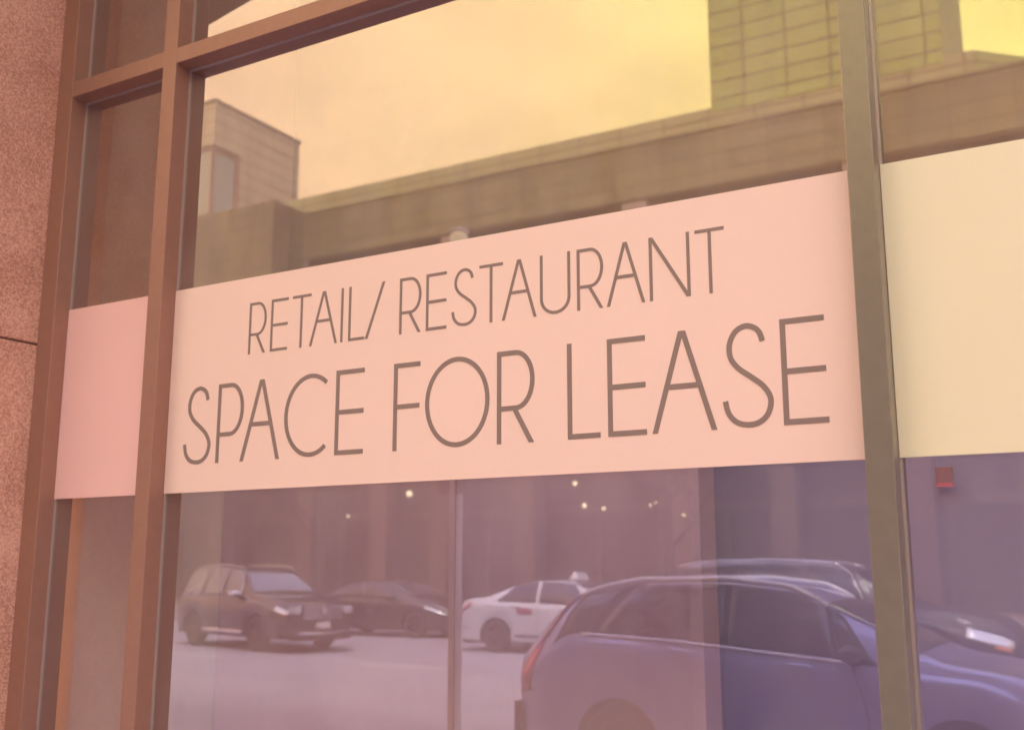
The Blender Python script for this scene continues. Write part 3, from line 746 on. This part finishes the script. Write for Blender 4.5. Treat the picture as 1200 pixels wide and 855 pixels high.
# -- dark off-roader at left, turned towards the window
yaw = R(16)
suv = Car('off_road_car', 4.85, 2.0,
          [(0,1.0),(.04,1.35),(.12,1.62),(.40,1.80),(1.0,1.85),(1.9,1.86),(2.55,1.82),(2.85,1.73),(3.2,1.50),(3.45,1.30),(3.6,1.24),(4.3,1.18),(4.68,1.08),(4.85,.90)],
          [(0,1.1),(1.5,1.16),(3.0,1.14),(4.0,1.08),(4.85,.86)],
          'p_dark', (0, 0, -.15), yaw, (.95, 3.78), .39, .36, .20, label='dark off-road car with bright grille bars driving towards the window at left')
ctr = Vector((-16.85, -16.65, -.15)); d = Vector((math.cos(yaw), math.sin(yaw), 0))
suv.root.location = ctr - d * 3.78
side_windows(suv, [(.32, 1.25, .45, 1.28), (1.34, 2.22, 1.36, 2.20), (2.30, 3.12, 2.28, 2.84)], m='cglass2')
suv.top_patch('windscreen', 'cglass2', 2.88, 3.46)
suv.top_patch('rear_window', 'cglass', .05, .28)
for sd in (1, -1):
    suv.patch('head_lamp', 'head', 4.50, 4.83, 4.0, 5.6, sd, .012, 8, 5)
    suv.patch('indicator', 'amber', 4.66, 4.80, 3.5, 4.1, sd, .014, 4, 3)
    suv.patch('side_step', 'chrome', 1.45, 3.28, .1, .5, sd, .035, 12, 3)
    suv.trim('roof_rail', 'chrome', [(x, 8.1) for x in np.linspace(.4, 2.7, 20)], .016, sd, .05)
    suv.trim('door_seam', 'black', [(1.30, t) for t in np.linspace(.4, 5, 12)], .004, sd, .001)
    suv.trim('door_seam', 'black', [(2.26, t) for t in np.linspace(.4, 5, 12)], .004, sd, .001)
    suv.patch('tail_lamp', 'taildark', .0, .10, 3.4, 5.2, sd, .012, 3, 5)
    for xh in (1.5, 2.45): suv.trim('door_handle', 'chrome', [(xh - .09, 4.2), (xh, 4.25), (xh + .09, 4.2)], .014, sd, .025)
suv.mirror(3.0, 1.2, 'chrome')
suv.cap_patch('grille', 'black', True, -.52, .52, .70, 1.04, .025)
for i in range(4):
    suv.cap_patch('grille_bar', 'chrome', True, -.50, .50, .735 + i*.08, .765 + i*.08, .045)
suv.cap_patch('grille_emblem', 'chrome', True, -.07, .07, .82, .96, .06)
suv.cap_patch('head_lamp', 'head', True, .56, .80, .84, 1.0, .03)
suv.cap_patch('head_lamp', 'head', True, -.80, -.56, .84, 1.0, .03)
suv.cap_patch('licence_plate', 'plateW', True, -.17, .17, .52, .66, .05)
suv.cap_patch('bumper_bar', 'chrome', True, -.62, .62, .40, .455, .06)
suv.cap_patch('bumper', 'black', True, -.8, .8, .27, .38, .04)

# ------------------------------------------------------------------ world: warm evening overcast over a Nishita sky
W = bpy.data.worlds.new('World'); scn.world = W; W.use_nodes = True; nt = W.node_tree; nt.nodes.clear()
out = nt.nodes.new('ShaderNodeOutputWorld'); bg = nt.nodes.new('ShaderNodeBackground'); bg.inputs['Strength'].default_value = .1
sky = nt.nodes.new('ShaderNodeTexSky'); sky.sky_type = 'NISHITA'; sky.sun_disc = False
SUN_EL, SUN_AZ = 60, 25     # azimuth measured from +y clockwise
sky.sun_elevation = R(SUN_EL); sky.sun_rotation = R(SUN_AZ)
tc = nt.nodes.new('ShaderNodeTexCoord'); sp = nt.nodes.new('ShaderNodeSeparateXYZ'); nt.links.new(tc.outputs['Generated'], sp.inputs[0])
# band of warm cloud low over the street, paler lavender overhead
rx = nt.nodes.new('ShaderNodeValToRGB'); e = rx.color_ramp.elements
SKX = [(0.0, (1.5,.75,.42)), (.14, (1.95,1.18,.66)), (.27, (2.05,1.42,.66)), (.38, (2.2,1.8,.50)), (.50, (2.15,1.98,.36)), (.7, (1.3,1.1,.7)), (1., (.9,.8,.95))]
SCL = 2.2
e[0].position = SKX[0][0]; e[0].color = (*[c/SCL for c in SKX[0][1]], 1); e[1].position = 1; e[1].color = (*[c/SCL for c in SKX[-1][1]], 1)
for p, c in SKX[1:-1]:
    k = e.new(p); k.color = (*[v/SCL for v in c], 1)
rx.color_ramp.interpolation = 'B_SPLINE'
mr = nt.nodes.new('ShaderNodeMapRange'); mr.inputs[1].default_value = -1; mr.inputs[2].default_value = 1
nt.links.new(sp.outputs[0], mr.inputs[0]); nt.links.new(mr.outputs[0], rx.inputs[0])
zm = nt.nodes.new('ShaderNodeMapRange'); zm.inputs[1].default_value = .50; zm.inputs[2].default_value = .85; zm.interpolation_type = 'SMOOTHSTEP'
nt.links.new(sp.outputs[2], zm.inputs[0])
m1 = nt.nodes.new('ShaderNodeMix'); m1.data_type = 'RGBA'; nt.links.new(zm.outputs[0], m1.inputs[0])
nt.links.new(rx.outputs[0], m1.inputs[6]); m1.inputs[7].default_value = (1.25/SCL, 1.2/SCL, 2.0/SCL, 1)
cn_ = nt.nodes.new('ShaderNodeTexNoise'); cn_.inputs['Scale'].default_value = 4.5; cn_.inputs['Detail'].default_value = 5
st = nt.nodes.new('ShaderNodeVectorMath'); st.operation = 'MULTIPLY'; st.inputs[1].default_value = (1, 1, 2.2)
nt.links.new(tc.outputs['Generated'], st.inputs[0]); nt.links.new(st.outputs[0], cn_.inputs['Vector'])
cm = nt.nodes.new('ShaderNodeMapRange'); cm.inputs[1].default_value = .3; cm.inputs[2].default_value = .7; cm.inputs[3].default_value = .80*SCL*10; cm.inputs[4].default_value = 1.14*SCL*10
nt.links.new(cn_.outputs['Fac'], cm.inputs[0])
sc_ = nt.nodes.new('ShaderNodeVectorMath'); sc_.operation = 'SCALE'; nt.links.new(m1.outputs[2], sc_.inputs[0]); nt.links.new(cm.outputs[0], sc_.inputs['Scale'])
ym = nt.nodes.new('ShaderNodeMapRange'); ym.inputs[1].default_value = -.15; ym.inputs[2].default_value = .6; ym.inputs[3].default_value = 1.25; ym.inputs[4].default_value = 1.7; ym.interpolation_type = 'SMOOTHSTEP'
nt.links.new(sp.outputs[1], ym.inputs[0])
cm2 = nt.nodes.new('ShaderNodeMath'); cm2.operation = 'MULTIPLY'; nt.links.new(cm.outputs[0], cm2.inputs[0]); nt.links.new(ym.outputs[0], cm2.inputs[1]); nt.links.new(cm2.outputs[0], sc_.inputs['Scale'])
m2 = nt.nodes.new('ShaderNodeMix'); m2.data_type = 'RGBA'; m2.clamp_factor = True; m2.inputs[0].default_value = .93
nt.links.new(sky.outputs[0], m2.inputs[6]); nt.links.new(sc_.outputs[0], m2.inputs[7])
nt.links.new(m2.outputs[2], bg.inputs[0]); nt.links.new(bg.outputs[0], out.inputs[0])

sl = bpy.data.lights.new('sun', 'SUN'); sl.energy = 3.0; sl.angle = R(10); sl.color = (1, .92, .82)
so = bpy.data.objects.new('sun', sl); COL.objects.link(so)
az = R(SUN_AZ); dv = Vector((math.sin(az)*math.cos(R(SUN_EL)), math.cos(az)*math.cos(R(SUN_EL)), math.sin(R(SUN_EL))))
so.rotation_euler = dv.to_track_quat('Z', 'Y').to_euler(); so.location = (10, -10, 20)

hz = MB().box(-175, 135, -72, 13.5, -1.4, 70).build('haze', bpy.data.materials.new('haze_air')); hz['kind'] = 'stuff'
hm = hz.data.materials[0]; hm.use_nodes = True; hn = hm.node_tree; hn.nodes.clear()
ho = hn.nodes.new('ShaderNodeOutputMaterial'); hv = hn.nodes.new('ShaderNodeVolumePrincipled')
hv.inputs['Color'].default_value = (1, .95, .96, 1); hv.inputs['Density'].default_value = .0038
hn.links.new(hv.outputs[0], ho.inputs['Volume'])

# ------------------------------------------------------------------ camera
cd = bpy.data.cameras.new('camera'); co = bpy.data.objects.new('camera', cd); COL.objects.link(co)
cd.sensor_width = 36; cd.sensor_fit = 'HORIZONTAL'; cd.lens = 36 * 1251 / 1200; cd.clip_end = 2000; cd.clip_start = .05
co.location = (0, -2.5, 1.65); co.rotation_euler = (R(90 + 10.8), 0, R(30))
cd.dof.use_dof = True; cd.dof.focus_distance = 2.9; cd.dof.aperture_fstop = 3.0
scn.camera = co
vs = scn.view_settings; vs.view_transform = 'Standard'; vs.look = 'None'; vs.exposure = 1.24; vs.gamma = 1; vs.use_curve_mapping = False
scn.cycles.max_bounces = 10; scn.cycles.transparent_max_bounces = 16; scn.cycles.glossy_bounces = 5
scn.cycles.use_denoising = True
